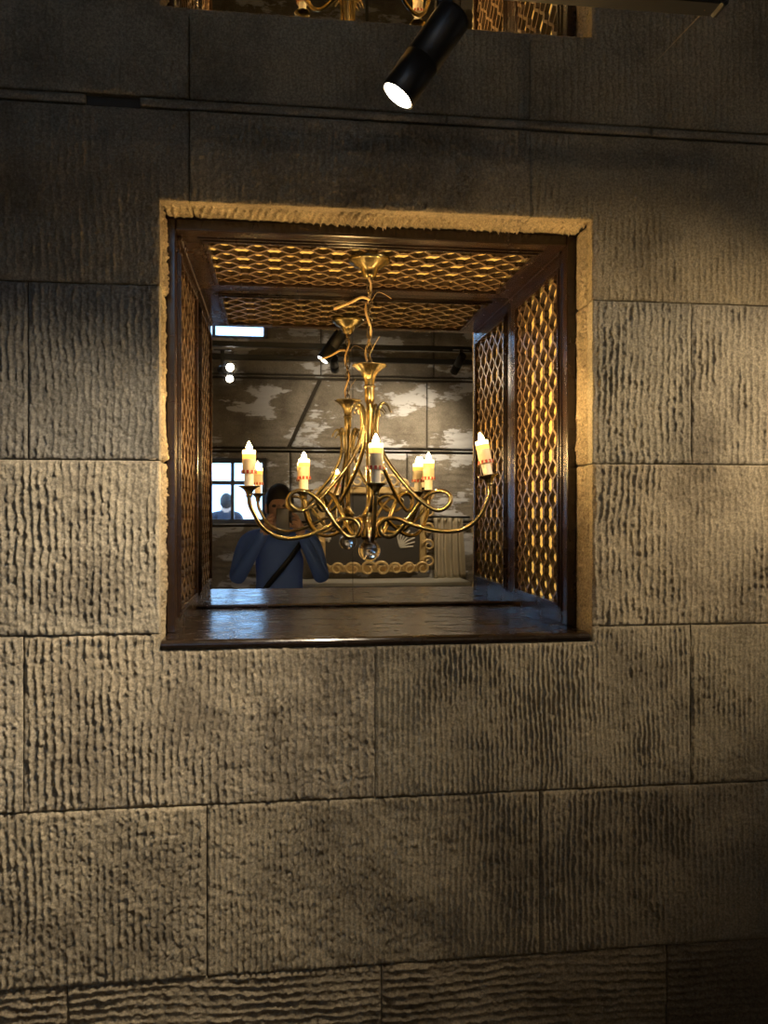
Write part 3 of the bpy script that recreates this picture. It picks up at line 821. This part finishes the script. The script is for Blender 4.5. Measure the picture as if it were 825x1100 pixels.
# ------------------------------------------------------------------ people
def body(name, joints, bones, mats, classify, loc, sub=2):
    me = bpy.data.meshes.new(name+'_rig')
    names = list(joints); ix = {k: i for i, k in enumerate(names)}
    me.from_pydata([joints[k][0] for k in names], [(ix[a], ix[b_]) for a, b_ in bones], [])
    o = bpy.data.objects.new(name+'_rig', me); col.objects.link(o)
    md = o.modifiers.new('skin', 'SKIN'); md.use_smooth_shade = True
    sv = me.skin_vertices[0].data
    for k in names:
        rr = joints[k][1]; sv[ix[k]].radius = rr if hasattr(rr, '__len__') else (rr, rr)
        sv[ix[k]].use_root = (k == 'pelvis')
    s2 = o.modifiers.new('sub', 'SUBSURF'); s2.levels = sub; s2.render_levels = sub
    dg = bpy.context.evaluated_depsgraph_get(); dg.update()
    nm = bpy.data.meshes.new_from_object(o.evaluated_get(dg)); nm.name = name
    bpy.data.objects.remove(o); bpy.data.meshes.remove(me)
    for m_ in mats: nm.materials.append(m_)
    segs = [(Vector(joints[a][0]), Vector(joints[b_][0]), a, b_) for a, b_ in bones]
    for p in nm.polygons:
        c_ = p.center; best = None; bd = 9
        for a, b_, na, nb in segs:
            ab = b_-a; t = max(0, min(1, (c_-a).dot(ab)/max(ab.length_squared, 1e-9)))
            d = (c_-(a+ab*t)).length
            if d < bd: bd = d; best = (na, nb, t)
        p.material_index = classify(best, c_); p.use_smooth = True
    return nm
def add_head(par, hc, fwd, skin, hair, s=1.0):
    """facial features and hair as children around head centre hc, facing +y*fwd"""
    q = MB(); q.sphere((hc[0], hc[1]-fwd*.034, hc[2]+.025), .090*s, 20, 14, sc=(.96, 1.05, 1.30)); o = q.build('hair', hair, par)
    for sx in (-1, 1):
        q = MB(); q.sphere((hc[0]+sx*.031, hc[1]+fwd*.083, hc[2]+.005), .011, 10, 8, sc=(1.2,.7,.8)); q.build('eye', M['hair'], par)
        q = MB(); q.sphere((hc[0]+sx*.078, hc[1]-fwd*.005, hc[2]-.01), .026, 10, 8, sc=(.35,.7,1.2)); q.build('ear', skin, par)
    q = MB(); q.tube([(hc[0], hc[1]+fwd*.085, hc[2]+.01), (hc[0], hc[1]+fwd*.108, hc[2]-.028), (hc[0], hc[1]+fwd*.09, hc[2]-.04)], [.008,.014,.010], 8); q.build('nose', skin, par)
    q = MB(); q.sphere((hc[0], hc[1]+fwd*.082, hc[2]-.062), .022, 10, 6, sc=(1.2,.4,.35)); q.build('mouth', M['red'], par)
def figure(arms, z_eye, lean=0.0):
    """standing figure facing +y, origin on the floor between the feet"""
    h = z_eye
    J = {'pelvis': ((0,0,.93), (.15,.105)), 'waist': ((0,0,1.08), (.135,.095)), 'chest': ((0,-.005,1.24), (.165,.11)), 'neckbase': ((0,-.005,h-.16), (.075,.06)),
         'neck': ((0,.0,h-.10), .053), 'head': ((0,.02,h-.005), (.078,.095)), 'crown': ((0,.012,h+.06), (.07,.082)),}
    B = [('pelvis','waist'),('waist','chest'),('chest','neckbase'),('neckbase','neck'),('neck','head'),('head','crown')]
    for s, k in ((-1,'l'),(1,'r')):
        J.update({'hip'+k: ((s*.10,0,.88), .088), 'knee'+k: ((s*.105,.015,.49), .062), 'ankle'+k: ((s*.11,-.02,.10), .042), 'heel'+k: ((s*.11,-.03,.045), .04), 'toe'+k: ((s*.125,.13,.035), (.042,.03))})
        B += [('pelvis','hip'+k),('hip'+k,'knee'+k),('knee'+k,'ankle'+k),('ankle'+k,'heel'+k),('heel'+k,'toe'+k)]
        sh, el, wr, kn, fingers = arms[k]
        J.update({'sh'+k: (sh, .066), 'el'+k: (el, .048), 'wr'+k: (wr, .031), 'kn'+k: (kn, (.034,.018))})
        B += [('neckbase','sh'+k),('sh'+k,'el'+k),('el'+k,'wr'+k),('wr'+k,'kn'+k)]
        for i, chain in enumerate(fingers):
            prev = 'wr'+k if i == 0 else 'kn'+k
            for j, p in enumerate(chain):
                J['f%s%d%d' % (k,i,j)] = (p, .0095 - .001*j); B.append((prev, 'f%s%d%d' % (k,i,j))); prev = 'f%s%d%d' % (k,i,j)
    return J, B
def cls(best, c_):
    a, b_, t = best
    n = b_
    if n.startswith('f') or n.startswith('kn') and n not in ('kneel', 'kneer') : return 0
    if n in ('head', 'crown') or (n == 'neck' and t > .3): return 0
    if n[:3] in ('hip', 'kne', 'ank') : return 2
    if n[:3] in ('hee', 'toe'): return 2
    return 1
# photographer: hands meet at the phone just behind the lens
PX, PY = 0.0, -.40
ph_z = 1.5
arms = {}
for s, k in ((-1,'l'),(1,'r')):
    wr = (.018+s*.100, -.055-PY, ph_z-.115); kn = (.018+s*.078, -.036-PY, ph_z-.060)
    fg = [[(.018+s*.064, -.044-PY, ph_z-.085), (.018+s*.030, -.030-PY, ph_z-.070)]]
    for i in range(4):
        zf = ph_z-.085+.022*i
        fg.append([(.018+s*.074, -.026-PY, zf), (.018+s*.062, -.016-PY, zf+.006), (.018+s*.0475, -.0125-PY, zf+.010)])
    arms[k] = ((s*.19, -.01, 1.33), (s*.25, .10, 1.10), wr, kn, fg)
J, B = figure(arms, 1.53)
def cls2(best, c_):
    n = best[1]
    if n in ('knl', 'knr'): return 0
    return cls(best, c_)
def cls_all(best, c_):
    n = best[1]
    if n.startswith('knee') or n.startswith('hip') or n.startswith('ankle') or n.startswith('heel') or n.startswith('toe'): return 2
    if n.startswith('f') or n in ('knl', 'knr', 'head', 'crown'): return 0
    if n == 'neck' and best[2] > .3: return 0
    return 1
nm = body('body', J, B, [M['skin'], M['jacket'], M['trousers']], cls_all, None)
r = empty('person', (PX, PY, -1.5), 'photographer in a navy jacket holding up a phone, reflected in the mirror', 'person')
link('body', nm, r)
add_head(r, (0, .02, 1.53), 1, M['skin'], M['hair'])
q = MB(); q.tube(catmull([(.15,.10,1.36),(.05,.135,1.22),(-.08,.13,1.06),(-.16,.09,.93)], 5), .016, 8, flat=.35); q.build('bag_strap', M['black'], r)
r = empty('phone', (.018, -.0115, -.128), 'dark phone held up in both hands, reflected in the mirror', 'phone')
q = MB(); q.box(-.036, .036, -.004, .004, 0, .148, .0035); q.build('phone_body', M['phone'], r)
q = MB(); q.box(-.033, -.004, .004, .0055, .112, .143, .001); q.build('camera_bump', M['black'], r)
# passer-by outside the window
d_ = P(247, 548, 12.0); PO = Vector((d_.x, 2*MIR-12.0, 0))
arms = {k: ((s*.19, -.005, 1.45), (s*.25, -.03, 1.17), (s*.24, .05, .92), (s*.235, .07, .85),
            [[(s*.215,.09,.84),(s*.21,.10,.81)]] + [[(s*.235,.06+.018*i,.81),(s*.23,.065+.018*i,.775),(s*.222,.07+.018*i,.75)] for i in range(4)]) for s, k in ((-1,'l'),(1,'r'))}
J, B = figure(arms, 1.63)
J = {k: ((v[0][0], v[0][1], v[0][2] + (.10 if k in ('chest',) else .04 if k in ('waist',) else 0)), v[1]) for k, v in J.items()}
nm = body('body', J, B, [M['skin'], M['jacket2'], M['trousers']], cls_all, None)
r = empty('person', (PO.x, PO.y, -1.5), 'dark figure standing outside, silhouetted in the reflected window', 'person')
r.rotation_euler = (0, 0, math.pi); link('body', nm, r); add_head(r, (0, .02, 1.63), 1, M['skin'], M['hair'])

# ------------------------------------------------------------------ outside the window
mb = MB(); mb.box(-14, 10, -30, YB0-.02, -1.62, -1.5)
tag(mb.build('pavement', M['pavement']), 'grey pavement outside the window', kind='structure')
r = empty('building', (-6.0, -24, -1.5), 'pale two storey house front across the street, seen through the window', 'building')
q = MB(); q.box(-3.2, 3.2, -3, 0, 0, 3.1); q.build('wall', M['facade'], r)
q = MB(); q.box(-3.4, 3.4, -3.2, .25, 3.1, 3.3); q.build('roof_edge', M['winframe'], r)
for i in range(4):
    for j in range(2):
        q = MB(); q.box(-2.6+1.5*i, -1.9+1.5*i, -.02, .03, .5+1.35*j, 1.4+1.35*j); w_ = q.build('window', M['winframe'], r)
